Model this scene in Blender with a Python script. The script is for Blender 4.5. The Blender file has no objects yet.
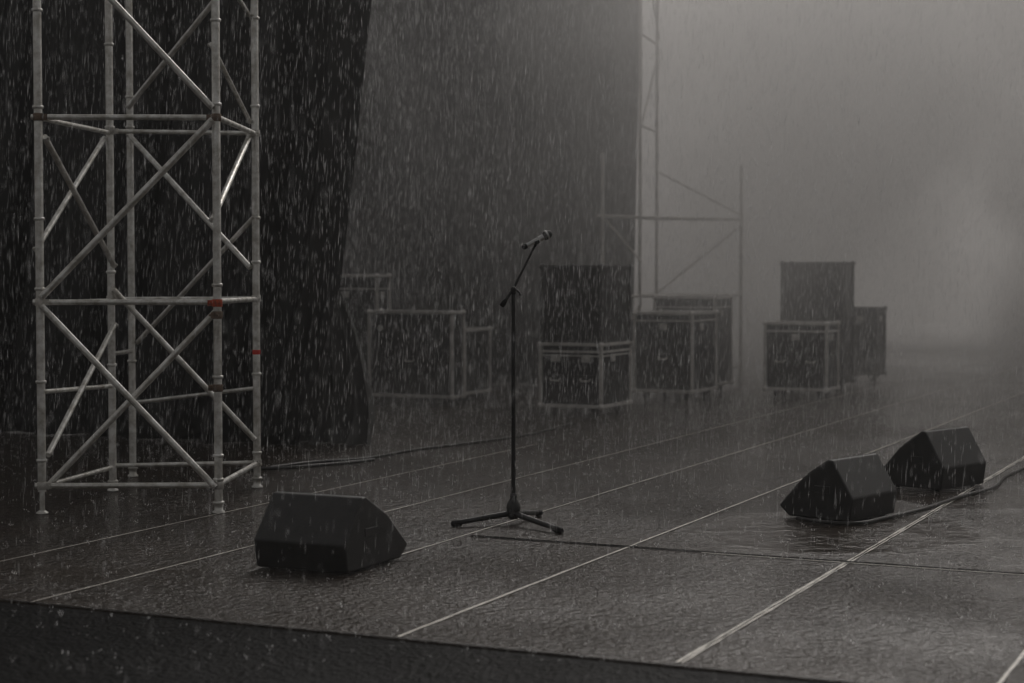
import bpy, math, random
import numpy as np
from mathutils import Vector, Matrix

# ---------------------------------------------------------------- camera, sky, sun, exposure
C = bpy.context.scene
COL = C.collection
R = math.radians

cam_d = bpy.data.cameras.new('camera')
cam = bpy.data.objects.new('camera', cam_d)
COL.objects.link(cam)
cam.location = (0, 0, 1.43)
cam.rotation_euler = (R(90 - 2.338), 0, 0)
cam_d.sensor_width = 36
cam_d.lens = 1800 / 1024 * 36
cam_d.clip_start = 0.05
cam_d.clip_end = 2000
cam_d.dof.use_dof = True
cam_d.dof.focus_distance = 10.2
cam_d.dof.aperture_fstop = 2.1
C.camera = cam

SUN_EL, SUN_AZ = 34, 18          # degrees; azimuth from +Y (into the stage) towards +X (right)
wd = bpy.data.worlds.new('World')
C.world = wd
wd.use_nodes = True
nt = wd.node_tree
bg = nt.nodes['Background']
sky = nt.nodes.new('ShaderNodeTexSky')
sky.sky_type = 'NISHITA'
sky.sun_disc = False
sky.sun_elevation = R(SUN_EL)
sky.sun_rotation = R(SUN_AZ)
sky.air_density = 1.0
sky.dust_density = 6.0
hs = nt.nodes.new('ShaderNodeHueSaturation')      # a grey overcast sky
hs.inputs['Saturation'].default_value = 0.05
tint = nt.nodes.new('ShaderNodeMix')
tint.data_type = 'RGBA'
tint.blend_type = 'MULTIPLY'
tint.inputs[0].default_value = 1
tint.inputs[7].default_value = (1.0, 0.965, 0.94, 1)
nt.links.new(sky.outputs[0], hs.inputs['Color'])
nt.links.new(hs.outputs[0], tint.inputs[6])
nt.links.new(tint.outputs[2], bg.inputs[0])
bg.inputs[1].default_value = 0.05

sun_d = bpy.data.lights.new('sun', 'SUN')
sun_d.energy = 1.5
sun_d.angle = R(36)
sun_d.color = (1.0, 0.96, 0.92)
sun = bpy.data.objects.new('sun', sun_d)
COL.objects.link(sun)
sd = Vector((math.sin(R(SUN_AZ)) * math.cos(R(SUN_EL)), math.cos(R(SUN_AZ)) * math.cos(R(SUN_EL)), math.sin(R(SUN_EL))))
sun.rotation_euler = sd.to_track_quat('Z', 'Y').to_euler()

C.view_settings.view_transform = 'Standard'
C.view_settings.look = 'None'
C.view_settings.gamma = 1
C.view_settings.use_curve_mapping = False
C.view_settings.exposure = 0.15
C.render.engine = 'CYCLES'
C.cycles.max_bounces = 6
C.cycles.diffuse_bounces = 2
C.cycles.glossy_bounces = 3
C.cycles.transmission_bounces = 4
C.cycles.volume_bounces = 3
C.cycles.transparent_max_bounces = 16
C.cycles.use_denoising = True
C.cycles.volume_step_rate = 2.0
C.cycles.sample_clamp_indirect = 4.0

# ---------------------------------------------------------------- helpers
rnd = random.Random(7)
UX, UY = 0.908, -0.4189          # stage axis u: along the front edge, to the right
VX, VY = 0.4189, 0.908           # stage axis v: away from the audience, into the stage
STAGE_ANG = math.atan2(UY, UX)

def S(u, v, z=0.0):
    return Vector((UX * u + VX * v, UY * u + VY * v, z))

class MB:
    def __init__(self):
        self.v, self.f, self.s = [], [], []
    def add(self, vs, fs, smooth=False):
        n = len(self.v)
        self.v += [tuple(p) for p in vs]
        for f in fs:
            self.f.append(tuple(i + n for i in f))
            self.s.append(smooth)
        return self
    def box(self, lo, hi):
        x0, y0, z0 = lo; x1, y1, z1 = hi
        return self.add([(x0,y0,z0),(x1,y0,z0),(x1,y1,z0),(x0,y1,z0),(x0,y0,z1),(x1,y0,z1),(x1,y1,z1),(x0,y1,z1)],
                        [(0,3,2,1),(4,5,6,7),(0,1,5,4),(1,2,6,5),(2,3,7,6),(3,0,4,7)])
    def obox(self, c, ax, ay, az):          # oriented box from centre and half axes
        c, ax, ay, az = map(Vector, (c, ax, ay, az))
        vs = [c + sx*ax + sy*ay + sz*az for sz in (-1,1) for sx, sy in ((-1,-1),(1,-1),(1,1),(-1,1))]
        return self.add(vs, [(0,3,2,1),(4,5,6,7),(0,1,5,4),(1,2,6,5),(2,3,7,6),(3,0,4,7)])
    def path(self, pts, rads, n=12, caps=True, up=None):
        pts = [Vector(p) for p in pts]
        if not hasattr(rads, '__len__'): rads = [rads] * len(pts)
        m = len(pts); rings = []
        d0 = (pts[1] - pts[0]).normalized()
        a = d0.orthogonal().normalized()
        for i in range(m):
            d = (pts[min(i+1, m-1)] - pts[max(i-1, 0)])
            d = d.normalized() if d.length > 1e-9 else d0
            a = (a - d * a.dot(d))
            a = a.normalized() if a.length > 1e-6 else d.orthogonal().normalized()
            b = d.cross(a)
            rings.append([pts[i] + rads[i] * (math.cos(2*math.pi*k/n) * a + math.sin(2*math.pi*k/n) * b) for k in range(n)])
        vs = [p for r in rings for p in r]
        fs = [(i*n+k, i*n+(k+1) % n, (i+1)*n+(k+1) % n, (i+1)*n+k) for i in range(m-1) for k in range(n)]
        self.add(vs, fs, True)
        if caps:
            self.add(rings[0], [tuple(range(n-1, -1, -1))])
            self.add(rings[-1], [tuple(range(n))])
        return self
    def lathe(self, c, prof, n=20, axis=(0,0,1)):   # prof: (distance along axis, radius)
        ax = Vector(axis).normalized(); a = ax.orthogonal().normalized(); b = ax.cross(a); c = Vector(c)
        vs = []
        for h, r in prof:
            for k in range(n):
                t = 2*math.pi*k/n
                vs.append(c + ax*h + r*(math.cos(t)*a + math.sin(t)*b))
        fs = [(i*n+k, i*n+(k+1) % n, (i+1)*n+(k+1) % n, (i+1)*n+k) for i in range(len(prof)-1) for k in range(n)]
        self.add(vs, fs, True)
        m = len(prof)
        self.add(vs[:n], [tuple(range(n-1, -1, -1))]); self.add(vs[(m-1)*n:], [tuple(range(n))])
        return self
    def build(self, name, mat, parent=None, bevel=0, seg=2, world=False):
        """world=True: vertices are world coordinates, parent root is unrotated."""
        off = Vector((0,0,0))
        if world and parent is not None:
            p = parent
            while p is not None:
                off += Vector(p.location); p = p.parent
        me = bpy.data.meshes.new(name)
        me.from_pydata([tuple(Vector(q) - off) for q in self.v], [], self.f)
        me.polygons.foreach_set('use_smooth', self.s)
        me.materials.append(mat)
        me.update()
        o = bpy.data.objects.new(name, me)
        COL.objects.link(o)
        if parent is not None: o.parent = parent
        if bevel:
            b = o.modifiers.new('bevel', 'BEVEL'); b.width = bevel; b.segments = seg; b.limit_method = 'ANGLE'; b.angle_limit = R(35)
            b.harden_normals = False
        return o

def tag(o, label, cat, group=None, kind=None):
    if label: o['label'] = label
    if cat: o['category'] = cat
    if group: o['group'] = group
    if kind: o['kind'] = kind
    return o

def root(name, loc, rz=0.0, label=None, cat=None, group=None):
    o = bpy.data.objects.new(name, None)
    o.empty_display_size = 0.1
    COL.objects.link(o)
    o.location = loc; o.rotation_euler = (0, 0, rz)
    return tag(o, label, cat, group)

# ---------------------------------------------------------------- materials
def mat(name, col, rough=0.5, metal=0.0, var=0.25, scale=8.0, bump=0.0, bscale=60.0, coat=0.0, rvar=0.1, spec=0.5, col2=None, sheen=0.0):
    m = bpy.data.materials.new(name); m.use_nodes = True
    t = m.node_tree; L = t.links.new
    p = t.nodes['Principled BSDF']
    tc = t.nodes.new('ShaderNodeTexCoord')
    n = t.nodes.new('ShaderNodeTexNoise'); n.inputs['Scale'].default_value = scale; n.inputs['Detail'].default_value = 6; n.inputs['Roughness'].default_value = 0.65
    L(tc.outputs['Object'], n.inputs['Vector'])
    r = t.nodes.new('ShaderNodeValToRGB')
    c2 = col2 or tuple(min(1, c * (1 + var)) for c in col)
    c1 = tuple(c * (1 - var) for c in col)
    r.color_ramp.elements[0].position = 0.32; r.color_ramp.elements[1].position = 0.68
    r.color_ramp.elements[0].color = (*c1, 1); r.color_ramp.elements[1].color = (*c2, 1)
    L(n.outputs['Fac'], r.inputs[0]); L(r.outputs[0], p.inputs['Base Color'])
    mr = t.nodes.new('ShaderNodeMapRange')
    mr.inputs[3].default_value = max(0.02, rough - rvar); mr.inputs[4].default_value = min(1, rough + rvar)
    L(n.outputs['Fac'], mr.inputs[0]); L(mr.outputs[0], p.inputs['Roughness'])
    p.inputs['Metallic'].default_value = metal
    p.inputs['Coat Weight'].default_value = coat
    p.inputs['Coat Roughness'].default_value = 0.15
    p.inputs['Specular IOR Level'].default_value = spec
    if sheen:
        p.inputs['Sheen Weight'].default_value = sheen
    if bump:
        nb = t.nodes.new('ShaderNodeTexNoise'); nb.inputs['Scale'].default_value = bscale; nb.inputs['Detail'].default_value = 4
        L(tc.outputs['Object'], nb.inputs['Vector'])
        bp = t.nodes.new('ShaderNodeBump'); bp.inputs['Strength'].default_value = bump; bp.inputs['Distance'].default_value = 0.01
        L(nb.outputs['Fac'], bp.inputs['Height']); L(bp.outputs[0], p.inputs['Normal'])
    return m

def wet_floor(name, c1, c2, r0, r1, b_fine, b_mid, spec=0.5, fine=70.0, puddles=()):
    """A dark floor under a film of rain: blotchy colour, gloss that comes and goes, small ripples."""
    m = bpy.data.materials.new(name); m.use_nodes = True
    t = m.node_tree; L = t.links.new
    p = t.nodes['Principled BSDF']
    tc = t.nodes.new('ShaderNodeTexCoord')
    def noise(sc, det=4, ro=0.6, dist=0.0):
        n = t.nodes.new('ShaderNodeTexNoise'); n.inputs['Scale'].default_value = sc; n.inputs['Detail'].default_value = det
        n.inputs['Roughness'].default_value = ro; n.inputs['Distortion'].default_value = dist
        L(tc.outputs['Object'], n.inputs['Vector']); return n
    big = noise(0.9, 5, 0.62, 0.4)
    mid = noise(9.0, 5, 0.65)
    rp = t.nodes.new('ShaderNodeValToRGB')
    rp.color_ramp.elements[0].position = 0.3; rp.color_ramp.elements[1].position = 0.7
    rp.color_ramp.elements[0].color = (*c1, 1); rp.color_ramp.elements[1].color = (*c2, 1)
    mx = t.nodes.new('ShaderNodeMath'); mx.operation = 'MULTIPLY_ADD'; mx.inputs[1].default_value = 0.5
    mh = t.nodes.new('ShaderNodeMath'); mh.operation = 'MULTIPLY'; mh.inputs[1].default_value = 0.5
    L(mid.outputs['Fac'], mh.inputs[0]); L(big.outputs['Fac'], mx.inputs[0]); L(mh.outputs[0], mx.inputs[2])
    L(mx.outputs[0], rp.inputs[0]); L(rp.outputs[0], p.inputs['Base Color'])
    mr = t.nodes.new('ShaderNodeMapRange'); mr.inputs[1].default_value = 0.35; mr.inputs[2].default_value = 0.65
    mr.inputs[3].default_value = r0; mr.inputs[4].default_value = r1
    L(big.outputs['Fac'], mr.inputs[0]); L(mr.outputs[0], p.inputs['Roughness'])
    p.inputs['IOR'].default_value = 1.45
    p.inputs['Specular IOR Level'].default_value = spec
    f1 = noise(fine, 3, 0.6); f2 = noise(fine / 4, 3, 0.5, 0.6)
    b1 = t.nodes.new('ShaderNodeBump'); b1.inputs['Strength'].default_value = b_fine; b1.inputs['Distance'].default_value = 0.034
    b2 = t.nodes.new('ShaderNodeBump'); b2.inputs['Strength'].default_value = b_mid; b2.inputs['Distance'].default_value = 0.03
    L(f2.outputs['Fac'], b2.inputs['Height']); L(f1.outputs['Fac'], b1.inputs['Height'])
    patch = noise(0.55, 3, 0.5, 0.3)
    pm = t.nodes.new('ShaderNodeMapRange'); pm.inputs[1].default_value = 0.38; pm.inputs[2].default_value = 0.6
    pm.inputs[3].default_value = b_fine * 0.6; pm.inputs[4].default_value = b_fine * 1.1
    L(patch.outputs['Fac'], pm.inputs[0])
    amp = pm.outputs[0]
    for (cx, cy, rad) in puddles:                    # standing water: smoother, with a wavering outline
        wob = t.nodes.new('ShaderNodeVectorMath'); wob.operation = 'SCALE'; wob.inputs['Scale'].default_value = 0.45
        wn = noise(2.2, 3, 0.5); wc = t.nodes.new('ShaderNodeVectorMath'); wc.operation = 'SUBTRACT'; wc.inputs[1].default_value = (.5, .5, .5)
        L(wn.outputs['Color'], wc.inputs[0]); L(wc.outputs[0], wob.inputs[0])
        wa = t.nodes.new('ShaderNodeVectorMath'); L(tc.outputs['Object'], wa.inputs[0]); L(wob.outputs[0], wa.inputs[1])
        ds = t.nodes.new('ShaderNodeVectorMath'); ds.operation = 'DISTANCE'; ds.inputs[1].default_value = (cx, cy, 0); L(wa.outputs[0], ds.inputs[0])
        q = t.nodes.new('ShaderNodeMapRange'); q.interpolation_type = 'SMOOTHSTEP'
        for k_, v_ in zip((1, 2, 3, 4), (rad * .7, rad, .30, 1)): q.inputs[k_].default_value = v_
        L(ds.outputs['Value'], q.inputs[0])
        mm_ = t.nodes.new('ShaderNodeMath'); mm_.operation = 'MULTIPLY'; L(amp, mm_.inputs[0]); L(q.outputs[0], mm_.inputs[1]); amp = mm_.outputs[0]
    L(amp, b1.inputs['Strength'])
    L(b2.outputs[0], b1.inputs['Normal']); L(b1.outputs[0], p.inputs['Normal'])
    return m

M = {}
M['deck'] = wet_floor('wet stage deck', (0.034, 0.0255, 0.019), (0.064, 0.049, 0.037), 0.08, 0.22, 1.0, 0.5, fine=30.0, puddles=((1.75, 9.75, .95), (2.9, 11.2, .7)))
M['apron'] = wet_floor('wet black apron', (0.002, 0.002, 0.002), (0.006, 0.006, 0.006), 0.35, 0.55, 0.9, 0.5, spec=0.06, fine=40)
M['ground'] = wet_floor('wet asphalt', (0.03, 0.03, 0.03), (0.06, 0.058, 0.055), 0.6, 0.8, 0.4, 0.3, spec=0.1)
M['strip'] = mat('worn pale seam strip', (0.78, 0.73, 0.66), 0.5, 0.0, 0.3, 14, 0.2, 90)
M['seam'] = mat('dark seam', (0.006, 0.006, 0.006), 0.9, spec=0.05)
M['steel'] = mat('wet galvanised steel', (0.80, 0.76, 0.67), 0.40, 0.7, 0.45, 14, 0.12, 70, rvar=0.12)
M['steel_dull'] = mat('dull galvanised steel', (0.55, 0.53, 0.49), 0.42, 0.2, 0.35, 9, 0.12, 70)
M['rust'] = mat('rusted coupler', (0.17, 0.12, 0.085), 0.6, 0.2, 0.6, 30, 0.4, 120)
M['orange'] = mat('orange red coupler paint', (0.22, 0.06, 0.03), 0.5, 0.0, 0.4, 38, 0.2, 120, col2=(0.85, 0.10, 0.02))
M['red'] = mat('red tape', (0.7, 0.05, 0.03), 0.45, 0.0, 0.2, 30)
M['cloth'] = mat('black stage molton', (0.015, 0.0152, 0.0148), 0.5, 0.0, 0.4, 3, 0.25, 220, spec=0.5)
M['cloth_grey'] = mat('wet faded molton', (0.13, 0.13, 0.127), 0.6, 0.0, 0.4, 3, 0.3, 220, spec=0.3)
M['wedge'] = mat('black textured speaker paint', (0.025, 0.0245, 0.0235), 0.40, 0.0, 0.4, 12, 0.35, 260, rvar=0.12, spec=0.55)
M['grille'] = mat('black grille cloth', (0.014, 0.014, 0.014), 0.6, 0.2, 0.3, 200, 0.5, 400)
M['rubber'] = mat('black rubber', (0.008, 0.008, 0.008), 0.6, 0.0, 0.3, 20, spec=0.25)
M['cable'] = mat('wet cable sheath', (0.035, 0.034, 0.032), 0.3, 0.0, 0.3, 20)
M['blackmetal'] = mat('black painted metal', (0.010, 0.010, 0.010), 0.3, 0.0, 0.3, 20, coat=0.2)
M['micmetal'] = mat('satin grey microphone body', (0.55, 0.55, 0.54), 0.3, 0.8, 0.2, 20)
M['laminate'] = mat('black case laminate', (0.010, 0.010, 0.011), 0.45, 0.0, 0.4, 5, 0.15, 120)
M['alu'] = mat('scuffed aluminium edging', (0.66, 0.64, 0.61), 0.42, 0.2, 0.3, 12, 0.1, 80)
M['tag'] = mat('pale round tag', (0.7, 0.7, 0.68), 0.4)
M['darkalu'] = mat('dark edging', (0.05, 0.05, 0.05), 0.5, 0.4, 0.3, 12)

def add_translucency(m, col, f):
    t = m.node_tree; p = t.nodes['Principled BSDF']
    tl = t.nodes.new('ShaderNodeBsdfTranslucent'); tl.inputs[0].default_value = (*col, 1)
    mx = t.nodes.new('ShaderNodeMixShader'); mx.inputs[0].default_value = f
    t.links.new(p.outputs[0], mx.inputs[1]); t.links.new(tl.outputs[0], mx.inputs[2]); t.links.new(mx.outputs[0], t.nodes['Material Output'].inputs[0])
add_translucency(M['cloth_grey'], (.13, .13, .125), .25)

def rain_mat():
    m = bpy.data.materials.new('rain water'); m.use_nodes = True
    t = m.node_tree; L = t.links.new
    t.nodes.remove(t.nodes['Principled BSDF'])
    out = t.nodes['Material Output']
    d = t.nodes.new('ShaderNodeBsdfDiffuse'); d.inputs[0].default_value = (0.97, 0.97, 0.97, 1)
    tl = t.nodes.new('ShaderNodeBsdfTranslucent'); tl.inputs[0].default_value = (0.97, 0.97, 0.97, 1)
    tr = t.nodes.new('ShaderNodeBsdfTransparent')
    m1 = t.nodes.new('ShaderNodeMixShader'); m1.inputs[0].default_value = 0.7
    m2 = t.nodes.new('ShaderNodeMixShader'); m2.inputs[0].default_value = 0.75
    L(d.outputs[0], m1.inputs[1]); L(tl.outputs[0], m1.inputs[2])
    L(tr.outputs[0], m2.inputs[1]); L(m1.outputs[0], m2.inputs[2]); L(m2.outputs[0], out.inputs[0])
    return m
M['rain'] = rain_mat()

# ---------------------------------------------------------------- setting: ground, stage floor, apron, seams
def sheet(name, u0, u1, v0, v1, ztop, zbot, m):
    b = MB()
    p = [S(u0, v0), S(u1, v0), S(u1, v1), S(u0, v1)]
    vs = [(q.x, q.y, zbot) for q in p] + [(q.x, q.y, ztop) for q in p]
    b.add(vs, [(0,3,2,1),(4,5,6,7),(0,1,5,4),(1,2,6,5),(2,3,7,6),(3,0,4,7)])
    o = b.build(name, m); o['kind'] = 'structure'
    return o

gb = MB(); N = 64
gb.add([(300*math.cos(2*math.pi*k/N), 300*math.sin(2*math.pi*k/N), -1.2) for k in range(N)], [tuple(range(N))])
ground = gb.build('ground', M['ground']); ground['kind'] = 'structure'
V0 = 6.07                       # front edge of the deck
deck = sheet('stage_floor', -16, 14, V0, 46, 0.0, -1.1, M['deck'])
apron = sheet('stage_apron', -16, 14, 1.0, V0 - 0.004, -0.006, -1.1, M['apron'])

def strip(b, u, v0, v1, w, z=0.004, wob=0.18, step=0.18):
    n = max(2, int((v1 - v0) / step)); L_, R_ = [], []
    for i in range(n + 1):
        v = v0 + (v1 - v0) * i / n
        k = 1 + rnd.uniform(-wob, wob); c = u + rnd.uniform(-0.12, 0.12) * w
        L_.append(S(c - w/2*k, v, z)); R_.append(S(c + w/2*k, v, z))
    vs = L_ + R_
    b.add(vs, [(i, n+1+i, n+2+i, i+1) for i in range(n)])
def cross(b, v, u0, u1, w, z=0.004, wob=0.2, step=0.2):
    n = max(2, int((u1 - u0) / step)); A, B = [], []
    for i in range(n + 1):
        u = u0 + (u1 - u0) * i / n; k = 1 + rnd.uniform(-wob, wob)
        A.append(S(u, v - w/2*k, z)); B.append(S(u, v + w/2*k, z))
    b.add(A + B, [(i, i+1, n+2+i, n+1+i) for i in range(n)])

LINES = [(-5.91, V0+.01, 13.3, .009), (-5.07, V0+.01, 45, .010), (-4.24, 7.6, 45, .011), (-3.30, V0+.03, 45, .014),
         (-1.05, V0+.01, 45, .016), (0.05, V0+.01, 45, .016), (1.15, V0+.01, 45, .016)]
pb = MB()
for u, a, b_, w in LINES: strip(pb, u, a, b_, w)
strip(pb, -2.166, V0+.05, 45, .013, wob=.6, step=.09); strip(pb, -2.148, V0+.05, 45, .008, wob=.9, step=.10)
cross(pb, 8.553, -2.9, 13, .012)
pale = pb.build('seam_strip', M['strip'], deck); 
sb = MB()
cross(sb, 8.58, -4.2, 13, .034, z=.005);
cross(sb, V0+.006, -15.9, 13.9, .007, z=.003)
dark = sb.build('dark_seam', M['seam'], deck)
xb = MB(); cross(xb, V0+.016, -5.2, 13, .005, z=.004)
xb.build('edge_lip', M['darkalu'], deck)

# ---------------------------------------------------------------- curtains
def curtain(name, v, u_left, edge, z0, z1, m, label, pleat=0.32, amp=0.075, seed=1, group='black stage curtains', sag=0.0, cols=260, rows=60, lean=0.0):
    """A hanging pleated sheet along u. edge(z) gives the right edge in u."""
    rr = random.Random(seed)
    ph = [rr.uniform(0, 6.28) for _ in range(6)]
    um = edge(z0 + 0.5 * (z1 - z0))
    rt = root(name, S((u_left + um) / 2, v, 0), 0, label, 'curtain', group)
    b = MB(); vs = []
    for j in range(rows + 1):
        tz = j / rows; z = z0 + (z1 - z0) * tz
        e = edge(z)
        for i in range(cols + 1):
            t = i / cols
            u = u_left + (e - u_left) * t
            s = (u_left + (um - u_left) * t)
            k = 2 * math.pi * s / pleat
            d = amp * (math.sin(k + 0.9 * math.sin(k * 0.23 + ph[0]) + ph[1]) * (0.65 + 0.35 * math.sin(k * 0.31 + ph[2]))
                       + 0.45 * math.sin(k * 0.47 + ph[3] + 0.5 * z)
                       + 0.22 * math.sin(k * 1.9 + ph[4] + 0.35 * math.sin(z * 1.3)))
            d *= 0.75 + 0.35 * (1 - tz)
            zz = z
            if j == 0: zz = z0 + 0.002
            dv = sag * math.exp(-(z / 0.35) ** 2) + lean * (1 - tz)
            vs.append(S(u, v + d - dv, zz))
    W = cols + 1
    fs = [(j*W+i, j*W+i+1, (j+1)*W+i+1, (j+1)*W+i) for j in range(rows) for i in range(cols)]
    b.add(vs, fs, True)
    o = b.build('drape', m, rt, world=True)
    so = o.modifiers.new('thickness', 'SOLIDIFY'); so.thickness = 0.006
    tb = MB(); tb.path([S(u_left - .2, v, z1 + .03), S(edge(z1) + .15, v, z1 + .03)], 0.024, 12)
    tb.build('hanging_bar', M['steel_dull'], rt, world=True)
    return rt

def lerp_edge(pts):
    zs = [p[0] for p in pts]; us = [p[1] for p in pts]
    return lambda z: float(np.interp(z, zs, us))

near_edge = lerp_edge([(0, -7.62), (0.35, -7.52), (0.8, -7.38), (1.3, -7.22), (2.2, -7.08), (3.5, -6.91), (6.5, -6.72)])
curtain('stage_curtain', 12.4, -17, near_edge, 0.0, 6.5, M['cloth'],
        'large matt black curtain hanging behind the silver scaffold tower at the left', pleat=0.46, amp=0.13, seed=3, sag=0.03, cols=420)
def gathered_drape():
    rt = root('stage_curtain', S(-7.5, 12.8, 0), 0, 'greyer gathered drape bulging out low behind the edge of the large black curtain', 'curtain', 'black stage curtains')
    b = MB(); vs = []; cols, rows = 150, 46
    for j in range(rows + 1):
        z = 1.75 * j / rows
        q = max(0.0, 1 - z / 1.34)
        fan = 0.16 + 0.84 * q ** 0.55
        for i in range(cols + 1):
            t = i / cols
            belly = 0.05 * math.sin(min(1, z / 1.3) * math.pi)
            u = -7.49 + (t - 0.68) * 1.22 * fan + belly * t - 0.12 * min(1, z / 1.5)
            k = t * 2 * math.pi * 6.5
            d = (0.03 + 0.10 * fan) * (math.sin(k + 0.8 * math.sin(k * .21) + 1.4 * (1 - q)) + 0.4 * math.sin(k * .53 + 1 + 2 * z))
            flare = 0.22 * math.exp(-(z / 0.16) ** 2) * (0.6 + 0.4 * math.sin(k * .5 + 2))
            vs.append(S(u, 12.82 + d * (0.6 + 0.4 * q) - flare, max(0.003, z + (0.03 * math.sin(k * .5) if 0 < j < 4 else 0))))
    W = cols + 1
    b.add(vs, [(j*W+i, j*W+i+1, (j+1)*W+i+1, (j+1)*W+i) for j in range(rows) for i in range(cols)], True)
    o = b.build('drape', M['cloth_grey'], rt, world=True)
gathered_drape()
far_edge = lerp_edge([(0, -7.68), (1.5, -7.66), (6.8, -7.60)])
curtain('stage_curtain', 20.15, -16, far_edge, 0.0, 6.8, M['cloth'],
        'misty grey looking black curtain in the background behind the microphone stand', pleat=0.5, amp=0.10, seed=5, cols=300)

# ---------------------------------------------------------------- scaffold towers
def coupler(post, z, d, m, r=0.0305):
    """A clamp round a post with a stub towards direction d."""
    b = MB(); p = Vector((post[0], post[1], z)); d = Vector(d).normalized()
    b.lathe(p - Vector((0,0,.022)), [(0, r*0.92), (0.005, r), (0.039, r), (0.044, r*0.92)], 14)
    side = d.cross(Vector((0,0,1))).normalized()
    b.obox(p + d*0.041, d*0.014, side*0.016, Vector((0,0,.017)))
    b.path([p + d*.045 - side*.03, p + d*.045 + side*.03], .007, 6)
    return b

def zpix(py, Y):                # height above the deck seen at picture row py at depth Y
    return 1.43 - (py - 268.0) / 1800.0 * Y

def tower(label, posts, ledgers, braces, H, rings, rp=0.0242, rust=(), tapes=(), detail=True, m=None):
    m = m or M['steel']
    Hs = H if hasattr(H, '__len__') else [H] * len(posts)
    c = sum((Vector((p[0], p[1], 0)) for p in posts), Vector()) / len(posts)
    rt = root('scaffold_tower', c, 0, label, 'scaffold', None)
    for i, (x, y, foot) in enumerate(posts):
        b = MB()
        if foot == 'jack':
            b.path([(x,y,.13),(x,y,Hs[i])], rp, 16)
            po = b.build('post', m, rt, world=True)
            j = MB(); j.path([(x,y,.012),(x,y,.14)], rp*.62, 14)
            j.lathe((x,y,0.0), [(0.003,.035),(.010,.035),(.013,.028),(.02,.02)], 18)
            j.build('base_jack', m, po, world=True)
        else:
            b.path([(x,y,.05),(x,y,Hs[i])], rp, 16)
            po = b.build('post', m, rt, world=True)
            j = MB(); j.lathe((x,y,0.0), [(0.003,.036),(.012,.036),(.018,.026),(.052,.026),(.056,.034),(.068,.034),(.072,.027)], 18)
            j.build('base_jack', m, po, world=True)
        for z in rings[i]:
            MB().lathe((x,y,z-.010), [(0,rp+.001),(.003,rp+.0075),(.017,rp+.0075),(.020,rp+.001)], 18).build('collar', m, po, world=True)
    for (i, zi, j, zj, r, ext) in ledgers:
        p, q = Vector((posts[i][0], posts[i][1], zi)), Vector((posts[j][0], posts[j][1], zj))
        d = (q - p).normalized()
        MB().path([p + d*0.02 - d*ext[0], q - d*0.02 + d*ext[1]], r, 12).build('ledger', m, rt, world=True)
    for (i, zi, j, zj, r, off) in braces:
        p, q = Vector((posts[i][0], posts[i][1], zi)), Vector((posts[j][0], posts[j][1], zj))
        d = (q - p).normalized()
        o = Vector((d.y, -d.x, 0))
        o = o.normalized() if o.length > 1e-6 else Vector((0,-1,0))
        if o.y > 0: o = -o
        p, q = p + d*.022 + o*off, q - d*.022 + o*off
        bo = MB()
        bo.path([p, q], r, 12)
        br = bo.build('brace', m, rt, world=True)
        if detail:                       # flattened bolted ends
            for w, s in ((p, 1), (q, -1)):
                MB().lathe(w + d*s*.012 - o*.024, [(0,.007),(.003,.010),(.045,.010),(.048,.007)], 8, axis=o).build('bolt', M['steel_dull'], br, world=True)
    for (i, z, d, mm) in rust:
        coupler(posts[i], z, d, M[mm]).build('coupler', M[mm], rt, world=True)
    for (i, z, hh) in tapes:
        x, y = posts[i][0], posts[i][1]
        MB().lathe((x,y,z-hh/2), [(0,rp+.0012),(.002,rp+.0022),(hh-.002,rp+.0022),(hh,rp+.0012)], 16).build('tape', M['red'], rt, world=True)
    return rt

# near tower: 0 front left, 1 front right, 2 back right, 3 back left, 4 spare rear post
FL, FR, BR, BL, SP = (-2.734,10.43), (-1.712,10.46), (-1.660,11.68), (-2.560,11.50), (-2.600,12.30)
POSTS = [(*FL,'jack'), (*FR,'foot'), (*BR,'foot'), (*BL,'foot'), (*SP,'foot')]
z0, z1, z2, z3 = .164, 1.232, 2.30, 3.38
Z = lambda k, py: zpix(py, POSTS[k][1])
led = []
for z in (z0, z1, z2, z3):
    r = .0165
    led += [(0,z,1,z,r,(.06,0.0)), (1,z+.004,2,z-.004,r,(0,.06)), (0,z-.005,3,z-.01,r*.9,(.0,0)), (3,z,2,z,r*.85,(0,0))]
led += [(0,Z(0,392),3,Z(3,386),.014,(0,0)), (4,Z(4,403),2,Z(2,388),.013,(0,0)), (3,Z(3,354),4,Z(4,351),.014,(0.02,.02))]
bra = [(0,Z(0,303),1,Z(1,490),.0185,.035),      # lower bay front, falling to the right
       (1,Z(1,309),0,Z(0,492),.0185,-.035),
       (1,Z(1,118),0,Z(0,300),.020,.035),
       (0,Z(0,-78),1,Z(1,112),.0185,.035),
       (0,Z(0,135),3,Z(3,268),.018,.03), (3,Z(3,137),0,Z(0,252),.016,-.03),
       (4,Z(4,133),2,Z(2,270),.018,.035), (4,Z(4,111),2,Z(2,-40),.018,.035),
       (1,Z(1,44),2,Z(2,124),.014,-.03), (2,Z(2,134),1,Z(1,222),.018,-.03), (1,Z(1,-44),2,Z(2,18),.014,-.03),
       (3,Z(3,287),2,Z(2,442),.018,.035), (3,Z(3,322),0,Z(0,458),.017,.03), (4,Z(4,345),2,Z(2,212),.016,-.03)]
rings = [[Z(0,12),Z(0,108),Z(0,219),Z(0,289),Z(0,382),Z(0,461)], [Z(1,22),Z(1,105),Z(1,285),Z(1,377),Z(1,456),Z(1,480)],
         [Z(2,20),Z(2,107),Z(2,218),Z(2,262),Z(2,374),Z(2,453),Z(2,465)], [Z(3,46),Z(3,128),Z(3,272),Z(3,365)], [Z(4,98),Z(4,128),Z(4,361)]]
dR, dL = Vector((1,.03,0)), Vector((-1,-.03,0))
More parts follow.
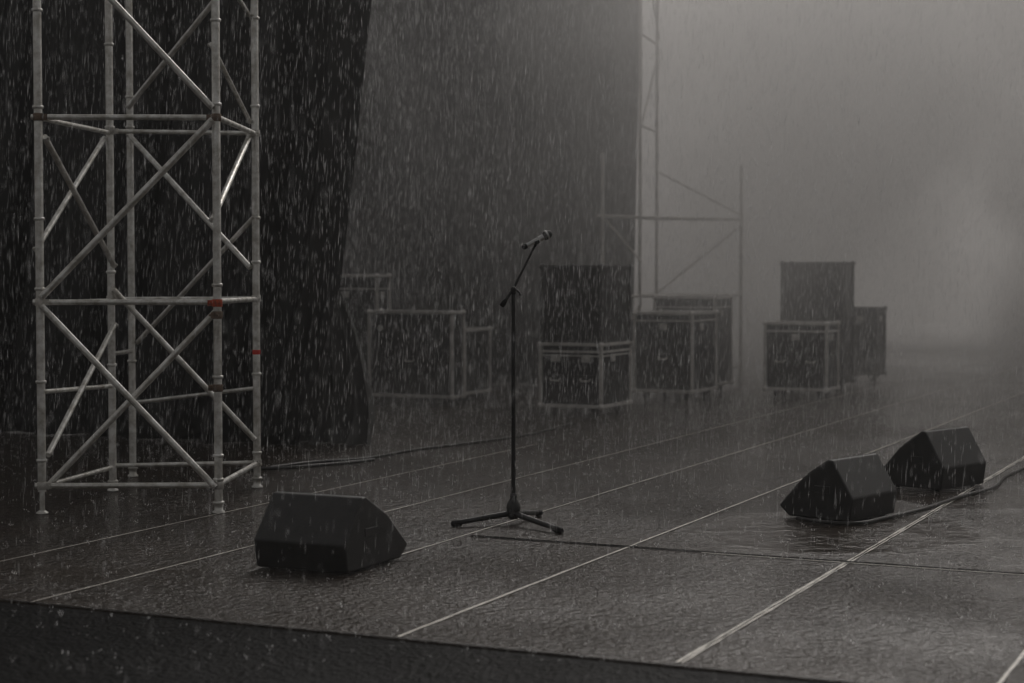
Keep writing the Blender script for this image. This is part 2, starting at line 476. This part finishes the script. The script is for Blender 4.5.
rust = [(0,z1,dR,'steel_dull'),(0,z2,dR,'rust'),(0,z0,dR,'steel_dull'),(1,z1-.005,dL,'orange'),(1,z1-.075,Vector((-.3,-1,0)),'rust'),(1,z2,dL,'rust'),(1,z0,dL,'steel_dull'),
        (1,Z(1,388),dL,'rust'),(2,z1,Vector((0,-1,0)),'steel_dull'),(2,z2,Vector((0,-1,0)),'steel_dull'),(2,z0,Vector((0,-1,0)),'steel_dull'),
        (3,z1,dR,'steel_dull'),(3,z2,dR,'steel_dull')]
tower('silver scaffold tower with crossed braces standing in front of the large black curtain', POSTS, led, bra, 3.9, rings,
      rust=rust, tapes=[(2, Z(2,352), .03)])

# far tower, faint in the mist; holds the far curtain's edge
FP = [(1.045,20.75,'foot'), (1.500,21.15,'foot'), (2.84,22.35,'foot'), (1.784,22.25,'foot')]
fl, fb = [], []
for z in (.2, 1.10, 2.03):
    fl += [(0,z,1,z,.015,(.12,0)), (1,z,2,z,.015,(0,.03)), (2,z,3,z,.015,(0,0)), (3,z,0,z,.015,(0,0))]
fl += [(1,z,3,z,.015,(0,0)) for z in (3.1, 4.17, 5.24, 6.3)]
fb = [(0,2.0,1,1.5,.013,.03), (3,2.62,2,2.08,.013,.03), (3,1.12,2,1.96,.013,.03), (0,.25,1,1.05,.013,.03), (1,3.15,3,4.12,.013,.03), (1,5.2,3,4.22,.013,.03)]
tower('faint distant scaffold tower in the mist above the road cases', FP, fl, fb, [2.75, 6.9, 2.7, 6.9], [[1.0,2.1],[1.0,2.1,3.2],[1.0,2.1],[1.0,2.1,3.2]], rp=.020, detail=False, m=M['steel_dull'])

# ---------------------------------------------------------------- road cases
def road_case(u, v, W, D, ztop, label, casters=True, edge='alu', lid=None, zb=None, latches=2, handles=1, jit=0.0, disc=False):
    """(u, v) is the corner nearest the camera (front right); the front faces the audience."""
    base = zb if zb is not None else 0.0
    z0 = (.10 if casters else 0.0)
    H = ztop - base
    rt = root('road_case', S(u - W/2, v + D/2, base), STAGE_ANG + jit, label, 'flight case', 'road cases at the back of the stage')
    hw, hd = W/2, D/2
    MB().box((-hw+.006,-hd+.006,z0+.006),(hw-.006,hd-.006,H-.006)).build('body', M['laminate'], rt)
    e = MB(); t = .016
    for sx in (-1,1):
        for sy in (-1,1):
            e.box((sx*hw-t,sy*hd-t,z0+t+.001),(sx*hw+t,sy*hd+t,H-t-.001))
    for z in (z0, H):
        for sy in (-1,1): e.box((-hw-t,sy*hd-t,z-t),(hw+t,sy*hd+t,z+t))
        for sx in (-1,1): e.box((sx*hw-t*.96,-hd+t+.001,z-t*.96),(sx*hw+t*.96,hd-t-.001,z+t*.96))
    e.build('edge_frame', M[edge], rt, bevel=.004)
    c0 = None
    for sx in (-1,1):
        for sy in (-1,1):
            for z in (z0, H):
                if c0 is None:
                    c0 = MB().lathe((0,0,-.03), [(0,.006),(.008,.024),(.03,.034),(.052,.024),(.06,.006)], 12).build('corner', M[edge], rt); cn = c0
                else:
                    cn = c0.copy(); COL.objects.link(cn); cn.parent = rt
                cn.location = (sx*hw, sy*hd, z)
    if lid:
        for zl, th in lid:
            zl -= base
            l = MB()
            for sy in (-1,1): l.box((-hw+t+.001,sy*(hd+.002)-.007,zl-th/2),(hw-t-.001,sy*(hd+.002)+.007,zl+th/2))
            for sx in (-1,1): l.box((sx*(hw+.002)-.007,-hd+t+.001,zl-th/2),(sx*(hw+.002)+.007,hd-t-.001,zl+th/2))
            l.build('lid_band', M[edge], rt, bevel=.002)
        zl = lid[0][0] - base
        for q in range(latches):
            x = (q - (latches-1)/2) * W * .5
            lb = MB(); lb.box((x-.045,-hd-.017,zl-.10),(x+.045,-hd+.008,zl-.03)); lb.box((x-.02,-hd-.026,zl-.08),(x+.02,-hd-.016,zl-.045))
            lb.build('latch', M['alu'], rt, bevel=.003)
        for yy in (-D*.12,):
            lb = MB(); lb.box((hw-.008,yy-.04,zl-.10),(hw+.017,yy+.04,zl-.03)); lb.build('latch', M['alu'], rt, bevel=.003)
    for q in range(handles):
        zc = z0 + (H - z0) * .42
        x = (q - (handles-1)/2) * W * .5
        hb = MB(); hb.box((x-.075,-hd-.006,zc-.05),(x+.075,-hd+.008,zc+.05))
        ho = hb.build('handle', M['darkalu'], rt, bevel=.003)
        gb_ = MB(); gb_.path([(x-.05,-hd-.012,zc+.015),(x-.045,-hd-.03,zc-.005),(x+.045,-hd-.03,zc-.005),(x+.05,-hd-.012,zc+.015)], .008, 8)
        gb_.build('grip', M['alu'], ho)
    if handles:
        zc = z0 + (H - z0) * .55
        hb = MB(); hb.box((hw-.008,-.07,zc-.05),(hw+.006,.07,zc+.05)); hb.path([(hw+.01,-.05,zc),(hw+.024,-.04,zc-.01),(hw+.024,.04,zc-.01),(hw+.01,.05,zc)], .008, 8)
        hb.build('handle', M['darkalu'], rt)
    if disc:
        MB().lathe((-hw*.74,-hd-.004,H-.17), [(0,.028),(.006,.032),(.008,.0)], 18, axis=(0,1,0)).build('round_tag', M['tag'], rt)
    if casters:
        for sx in (-1,1):
            for sy in (-1,1):
                x, y = sx*(hw-.10), sy*(hd-.10)
                cb = MB(); cb.box((x-.05,y-.05,.088),(x+.05,y+.05,.0995)); cb.box((x-.028,y-.02,.044),(x-.02,y+.02,.088)); cb.box((x+.02,y-.02,.044),(x+.028,y+.02,.088))
                co = cb.build('caster', M['darkalu'], rt)
                MB().lathe((x-.018,y,.044), [(0,.036),(.005,.044),(.031,.044),(.036,.036)], 18, axis=(1,0,0)).build('wheel', M['rubber'], co)
    return rt

def SU(X, Y): return (UX*X + UY*Y, VX*X + VY*Y)
ua, va = SU(.852, 17.19)
road_case(ua, va, .63, .77, .695, 'low metal edged road case on casters carrying a taller black case, nearest the microphone stand', lid=[(.625,.022),(.585,.014)], handles=2)
road_case(ua-.005, va+.01, .615, .75, 1.44, 'taller thin edged black case resting on top of the low metal edged case', casters=False, edge='darkalu', zb=.712, latches=0, handles=0)
ub, vb = SU(1.933, 19.29)
road_case(ub, vb, .66, .80, .94, 'metal edged road case with a broad dark front, between the two stacks', lid=[(.86,.02)], latches=1, handles=1)
uc, vc = SU(2.30, 20.45)
road_case(uc, vc, .72, .62, 1.09, 'dark road case with a pale top edge peeking out behind the middle metal edged case', lid=[(.98,.018)], edge='alu', handles=1)
ud, vd = SU(3.428, 19.6)
road_case(ud, vd, .69, .49, .82, 'right hand road case with a bright double lid band and pale latches', lid=[(.735,.024)], latches=1, handles=2)
ue, ve = SU(3.87, 21.0)
road_case(ue, ve, .74, .42, 1.485, 'tall plain black case standing behind the right hand metal edged case', edge='darkalu', latches=0, handles=0)
uf, vf = SU(4.57, 22.5)
road_case(uf, vf, .45, .40, .92, 'small faint dark case farthest right, beside the tall plain black case', edge='darkalu', lid=[(.86,.016)], latches=1, handles=0)
uh, vh = SU(-.617, 18.5)
road_case(uh, vh, .97, .26, .97, 'wide dark case with a pale right edge on the left, beyond the large curtain', latches=0, handles=1, disc=True)
ui, vi = SU(-.505, 19.05)
road_case(ui, vi, .60, .62, .77, 'low dark case showing a pale frame right of the wide dark case', latches=0, handles=0)
ug, vg = SU(-1.485, 19.8)
road_case(ug, vg, .80, .28, 1.345, 'tall pale framed case half hidden by the bulging drape', latches=1, lid=[(1.2,.015)], handles=1)

# ---------------------------------------------------------------- monitor speakers
def wedge(loc, ang, sc, label):
    """Local x runs along the ridge, y from the high back towards the low baffle edge."""
    rt = root('monitor_speaker', loc, ang, label, 'stage monitor', 'floor monitor speakers')
    L = .50
    P = [(0,0.012),(-.022,.145),(.125,.350),(.150,.352),(.33,.245),(.515,.068),(.445,.012)]
    P = [(y*sc, z) for y, z in P]
    n = len(P); b = MB(); vs = []
    for x in (0, L): vs += [(x, y, z) for y, z in P]
    fs = [tuple(range(n-1,-1,-1)), tuple(range(n, 2*n))] + [(k, (k+1) % n, n+(k+1) % n, n+k) for k in range(n)]
    # orientation is made consistent below
    b.add(vs, fs)
    o = b.build('cabinet', M['wedge'], rt, bevel=.010, seg=3)
    bmfix(o)
    # baffle grille: a slightly raised perforated panel following the two baffle facets
    g = MB(); e = .004
    for (a, c) in (((.165,.343),(.32,.2515)), ((.34,.2385),(.505,.0805))):
        y0, za = a[0]*sc, a[1]; y1, zb = c[0]*sc, c[1]
        d = Vector((0, y1-y0, zb-za)).normalized(); nn = Vector((0, -d.z, d.y))
        c0 = Vector((L/2, (y0+y1)/2, (za+zb)/2)) + nn*e
        g.obox(c0, (L/2-.03,0,0), d*(Vector((0,y1-y0,zb-za)).length/2), nn*.005)
    g.build('grille', M['grille'], rt, bevel=.002)
    for xs, sg in ((0,-1),(L,1)):       # recessed carrying handles in the ends
        h = MB(); x0, x1 = sorted((xs - sg*.004, xs + sg*.0025))
        h.box((x0,.14*sc,.16),(x1,.25*sc,.20))
        h.build('handle', M['wedge'], rt, bevel=.002)
    for x in (.05, L-.05):
        for y in (.06, .38):
            MB().lathe((x,y*sc,0.002), [(0,.016),(.012,.018)], 12).build('foot', M['rubber'], rt)
    return rt

import bmesh
def bmfix(o):
    bm = bmesh.new(); bm.from_mesh(o.data)
    bmesh.ops.recalc_face_normals(bm, faces=bm.faces)
    bm.to_mesh(o.data); bm.free()

# left: near right end at (-.741, 8.39); ridge runs along -u, low edge into the stage
a = math.atan2(UY, UX)
lw = Vector((-.762, 8.30, 0)) - Vector((UX, UY, 0)) * .5
wedge(lw, a, 1.16, 'black floor monitor at the left in front of the scaffold, its back to the viewer')
a2 = math.atan2(.74, .66)
wedge((1.882, 10.0, 0), a2, .90, 'right hand black floor monitor nearer the microphone stand, standing in a dark reflection')
wedge((2.73, 11.42, 0), a2 - R(4), .90, 'black floor monitor farthest right, behind the other one with the cable passing its foot').scale = (1.04, 1.04, 1.09)

# ---------------------------------------------------------------- microphone stand and microphone
st = root('microphone_stand', (0.008, 10.0, 0), 0, 'thin black microphone stand with tripod base alone at the centre of the wet stage', 'microphone stand')
MB().path([(0,0,.10),(0,0,.62),(0,0,1.30)], [.0125,.0118,.0112], 14).build('pole', M['blackmetal'], st)
h = MB(); h.lathe((0,0,.030), [(0,.022),(.004,.030),(.03,.036),(.06,.040),(.085,.036),(.105,.024),(.118,.018),(.124,.019),(.14,.019),(.145,.014)], 20)
h.build('hub', M['blackmetal'], st, )
for ex, ey in ((-.335,-.11), (.255,-.37), (.155,.34)):
    d = Vector((ex, ey, 0)); dn = d.normalized()
    lg = MB(); lg.path([dn*.025+Vector((0,0,.062)), dn*.07+Vector((0,0,.056)), d*.93+Vector((0,0,.024))], [.017,.0165,.0145], 12)
    lo = lg.build('leg', M['blackmetal'], st)
    fb_ = MB(); fb_.path([d*.86+Vector((0,0,.022)), d*.90+Vector((0,0,.021)), d*1.0+Vector((0,0,.018)), d*1.02+Vector((0,0,.018))], [.015,.020,.018,.012], 12)
    fb_.build('rubber_foot', M['rubber'], lo)
pv = Vector((0,0,1.312))
cl = MB(); cl.lathe((0,0,1.285), [(0,.0125),(.004,.016),(.03,.016),(.036,.011)], 16)
cl.lathe(pv+Vector((0,-.022,0)), [(0,.012),(.006,.017),(.036,.017),(.044,.012)], 14, axis=(0,1,0))
co = cl.build('clutch', M['blackmetal'], st)
MB().path([pv+Vector((.018,-.01,-.004)), pv+Vector((.034,-.014,-.018)), pv+Vector((.040,-.016,-.034))], [.006,.006,.008], 8).build('clutch_lever', M['blackmetal'], co)
b0, b1 = Vector((-.052,0,1.238)), Vector((.121,.02,1.556))
bm_ = MB(); bm_.path([b0, pv+Vector((-.002,-.0,.0)), Vector((.05,.012,1.415)), b1], [.0085,.0085,.0068,.0068], 12)
bo_ = bm_.build('boom', M['blackmetal'], st)
cw = MB(); dd = (b0-pv).normalized(); cw.path([b0-dd*.02, b0, b0+dd*.022, b0+dd*.026], [.0095,.015,.015,.010], 14)
cw.build('counterweight', M['rubber'], bo_)
mt, mh = Vector((.066,-.02,1.550)), Vector((.203,.02,1.622))
md = (mh-mt).normalized()
cc = mt + md*.072 - Vector((0,0,.007))
kb = MB(); kb.path([b1-Vector((0,0,.004)), b1+(cc-b1)*.45], [.0075,.009], 10); kb.path([cc-md*.014, cc+md*.014], [.0150,.0155], 14)
kb.build('microphone_clip', M['rubber'], st)
mic = root('microphone', Vector(st.location)+mt, 0, 'handheld microphone clipped to the top of the stand, pointing up to the right', 'microphone')
MB().path([Vector(), md*.012, md*.05, md*.112, md*.118], [.0105,.0118,.0125,.0165,.017], 16).build('body', M['micmetal'], mic)
MB().path([-md*.016, -md*.012, md*.006, md*.010], [.012,.0155,.0155,.011], 14).build('end_cap', M['rubber'], mic)
hd_ = MB(); hd_.lathe(md*.116, [(0,.017),(.006,.023),(.016,.0265),(.026,.0265),(.030,.025),(.042,.021),(.050,.014),(.054,.005)], 20, axis=md)
ho_ = hd_.build('grille_head', M['grille'], mic)
MB().lathe(md*.134, [(0,.0268),(.002,.0282),(.008,.0282),(.010,.0268)], 20, axis=md).build('grille_ring', M['micmetal'], ho_)

# ---------------------------------------------------------------- cables
def cable(pts, r, label):
    P = [Vector(p) for p in pts]; out = []
    for i in range(len(P)-1):
        p0, p1, p2, p3 = P[max(i-1,0)], P[i], P[i+1], P[min(i+2,len(P)-1)]
        for k in range(8):
            t = k/8
            q = .5*((2*p1)+(p2-p0)*t+(2*p0-5*p1+4*p2-p3)*t*t+(3*p1-p0-3*p2+p3)*t**3)
            out.append((q.x, q.y, r+.003))
    out.append((P[-1].x, P[-1].y, r+.003))
    o = MB().path(out, r, 10).build('cable', M['cable'], None)
    return tag(o, label, 'cable', 'cables on the stage floor')
cable([(1.62,10.16,0),(1.75,9.98,0),(1.93,9.96,0),(2.10,10.15,0),(2.42,10.55,0),(2.80,11.15,0),(3.12,11.60,0),(3.36,12.2,0),(3.85,13.1,0),(4.6,14.4,0)], .0105,
      'thick black cable running from the right edge past both right hand monitors')
cable([(-1.72,12.75,0),(-1.45,13.1,0),(-1.1,13.35,0),(-.75,14.0,0),(-.3,14.6,0),(.15,15.3,0),(.55,16.4,0)], .011, 'long thin cable trailing across the floor from the curtain foot towards the cases')
cable([(-1.95,12.6,0),(-1.6,12.72,0),(-1.25,13.0,0),(-1.02,13.25,0)], .012, 'short black cable lying in front of the curtain foot behind the left monitor')

# ---------------------------------------------------------------- rain and splashes
def droplets(name, P, L, Rr, tilt, label_kind='stuff'):
    """Spindle shaped drops: centre P (n,3), length L, radius Rr, tilt (n,2)."""
    n = len(P)
    ax = np.stack([tilt[:,0], tilt[:,1], np.ones(n)], 1); ax /= np.linalg.norm(ax, axis=1)[:,None]
    e1 = np.cross(ax, np.tile([0.,1.,0.], (n,1))); e1 /= np.linalg.norm(e1, axis=1)[:,None]
    e2 = np.cross(ax, e1)
    Lh = L[:,None]/2; rr = Rr[:,None]
    mid = P - ax*Lh*.25
    V = np.stack([P+ax*Lh, mid+e1*rr, mid+e2*rr, mid-e1*rr, mid-e2*rr, P-ax*Lh], 1).reshape(-1,3)
    F = np.array([[0,1,2],[0,2,3],[0,3,4],[0,4,1],[5,2,1],[5,3,2],[5,4,3],[5,1,4]])
    A = (F[None]+6*np.arange(n)[:,None,None]).reshape(-1)
    me = bpy.data.meshes.new(name)
    me.vertices.add(len(V)); me.vertices.foreach_set('co', V.ravel())
    nf = 8*n
    me.loops.add(3*nf); me.loops.foreach_set('vertex_index', A.astype(np.int32))
    me.polygons.add(nf); me.polygons.foreach_set('loop_start', np.arange(0,3*nf,3,dtype=np.int32))
    me.polygons.foreach_set('use_smooth', np.ones(nf, dtype=bool))
    me.materials.append(M['rain']); me.update(calc_edges=True); me.validate()
    o = bpy.data.objects.new(name, me); COL.objects.link(o)
    o['kind'] = 'stuff'
    return o

rg = np.random.default_rng(4)
NR = 150000
Y = (4.0**3 + rg.random(NR)*(24**3-4.0**3))**(1/3)
X = (rg.random(NR)*2-1)*(.31*Y+.6)
Zz = rg.random(NR)*(1.7+.19*Y)
ln = np.clip(rg.lognormal(-3.0,.45,NR),.018,.14)*np.clip(Y/11,.7,1.35); rad = np.clip(rg.lognormal(-7.25,.4,NR),.0004,.0016)*np.clip(Y/12,.55,1.2)
tl = np.stack([rg.normal(.035,.035,NR), rg.normal(0,.03,NR)],1)
o = droplets('rain', np.stack([X,Y,Zz+.06],1), ln, rad, tl)
tag(o, 'streaks of heavy rain falling through the air over the whole stage', 'rain')

# splashes: small crowns of droplets thrown up where drops land
NS = 9000
Ys = (6.2**2.8 + rg.random(NS)*(21**2.8-6.2**2.8))**(1/2.8)
Xs = (rg.random(NS)*2-1)*(.30*Ys+.4)
pp, ll, r_, tt = [], [], [], []
for x, y in zip(Xs, Ys):
    k = rg.integers(2,6); s = rg.uniform(.5,1.3)
    for _ in range(k):
        a_ = rg.uniform(0,6.283); q = rg.uniform(.0,.018)*s
        pp.append((x+math.cos(a_)*q, y+math.sin(a_)*q, .004+rg.uniform(.002,.02)*s))
        ll.append(rg.uniform(.004,.012)*s); r_.append(rg.uniform(.0010,.0022)*s); tt.append((math.cos(a_)*.5, math.sin(a_)*.5))
o = droplets('rain_splash', np.array(pp), np.array(ll), np.array(r_), np.array(tt))
tag(o, 'fine splashes thrown up by raindrops on the wet stage floor', 'splashes')

# ---------------------------------------------------------------- air: haze and the bank of drifting mist
def volume_box(name, lo, hi, label):
    b = MB(); b.box(lo, hi)
    m = bpy.data.materials.new(name); m.use_nodes = True
    t = m.node_tree; t.nodes.remove(t.nodes['Principled BSDF'])
    pv_ = t.nodes.new('ShaderNodeVolumePrincipled')
    pv_.inputs['Color'].default_value = (0.975, 0.965, 0.955, 1)
    t.links.new(pv_.outputs[0], t.nodes['Material Output'].inputs['Volume'])
    o_ = b.build(name, m); tag(o_, label, 'air', None, 'stuff')
    return o_, m, pv_
hz, hm, hp = volume_box('haze', (-320,-320,-2.3), (320,320,14.5), 'pale rainy haze filling the air')
hp.inputs['Density'].default_value = 0.0013
hp.inputs['Anisotropy'].default_value = 0.4

ms, mm, mp = volume_box('mist', (-10,10.5,-1.0), (28,46,13.5), 'bank of pale mist drifting over the back of the stage')
mp.inputs['Anisotropy'].default_value = 0.5
t = mm.node_tree; Lk = t.links.new
tc = t.nodes.new('ShaderNodeTexCoord')
sx = t.nodes.new('ShaderNodeSeparateXYZ'); Lk(tc.outputs['Object'], sx.inputs[0])
def mrange(src, a, b_, c, d):
    n = t.nodes.new('ShaderNodeMapRange'); n.interpolation_type = 'SMOOTHSTEP'
    for i, val in zip((1,2,3,4), (a,b_,c,d)): n.inputs[i].default_value = val
    Lk(src, n.inputs[0]); return n.outputs[0]
def op(kind, p, q):
    n = t.nodes.new('ShaderNodeMath'); n.operation = kind
    for i, w in enumerate((p, q)):
        if isinstance(w, (int, float)): n.inputs[i].default_value = w
        else: Lk(w, n.inputs[i])
    return n.outputs[0]
mul = lambda p, q: op('MULTIPLY', p, q)
add = lambda p, q: op('ADD', p, q)
px, py_, pz = sx.outputs
nz = t.nodes.new('ShaderNodeTexNoise'); nz.inputs['Scale'].default_value = .26; nz.inputs['Detail'].default_value = 4; nz.inputs['Distortion'].default_value = .6
Lk(tc.outputs['Object'], nz.inputs['Vector'])
fn = mrange(nz.outputs['Fac'], .35, .65, .2, 1.8)
near = mul(mul(mrange(py_, 10.6, 16, 0, 1), mrange(px, -3, 2.5, .35, 1)), .028)          # thin veil in front of the cases
far = mul(mul(mrange(py_, 16.5, 27, 0, 1), mul(mrange(px, -4, 3, .25, 1), mrange(px, 4, 11, 1, 1.6))), .22)            # the bank behind them
low = mul(mul(mrange(py_, 12, 18, 0, 1), mrange(pz, 0, .55, 1, 0)), .035)              # spray hanging over the floor
vm = t.nodes.new('ShaderNodeVectorMath'); vm.operation = 'SUBTRACT'; Lk(tc.outputs['Object'], vm.inputs[0]); vm.inputs[1].default_value = (2.6, 17.4, 4.2)
vs_ = t.nodes.new('ShaderNodeVectorMath'); vs_.operation = 'MULTIPLY'; Lk(vm.outputs[0], vs_.inputs[0]); vs_.inputs[1].default_value = (1/3.6, 1/4.4, 1/4.2)
vl = t.nodes.new('ShaderNodeVectorMath'); vl.operation = 'LENGTH'; Lk(vs_.outputs[0], vl.inputs[0])
plume = mul(mrange(vl.outputs['Value'], .1, 1.0, 1, 0), .17)                            # drifts over the top of the far curtain
edge = mul(mul(mrange(px, 20, 27.5, 1, 0), mrange(py_, 38, 45.8, 1, 0)), mrange(pz, 8, 13.3, 1, 0))
Lk(mul(mul(add(add(near, far), add(low, plume)), fn), edge), mp.inputs['Density'])
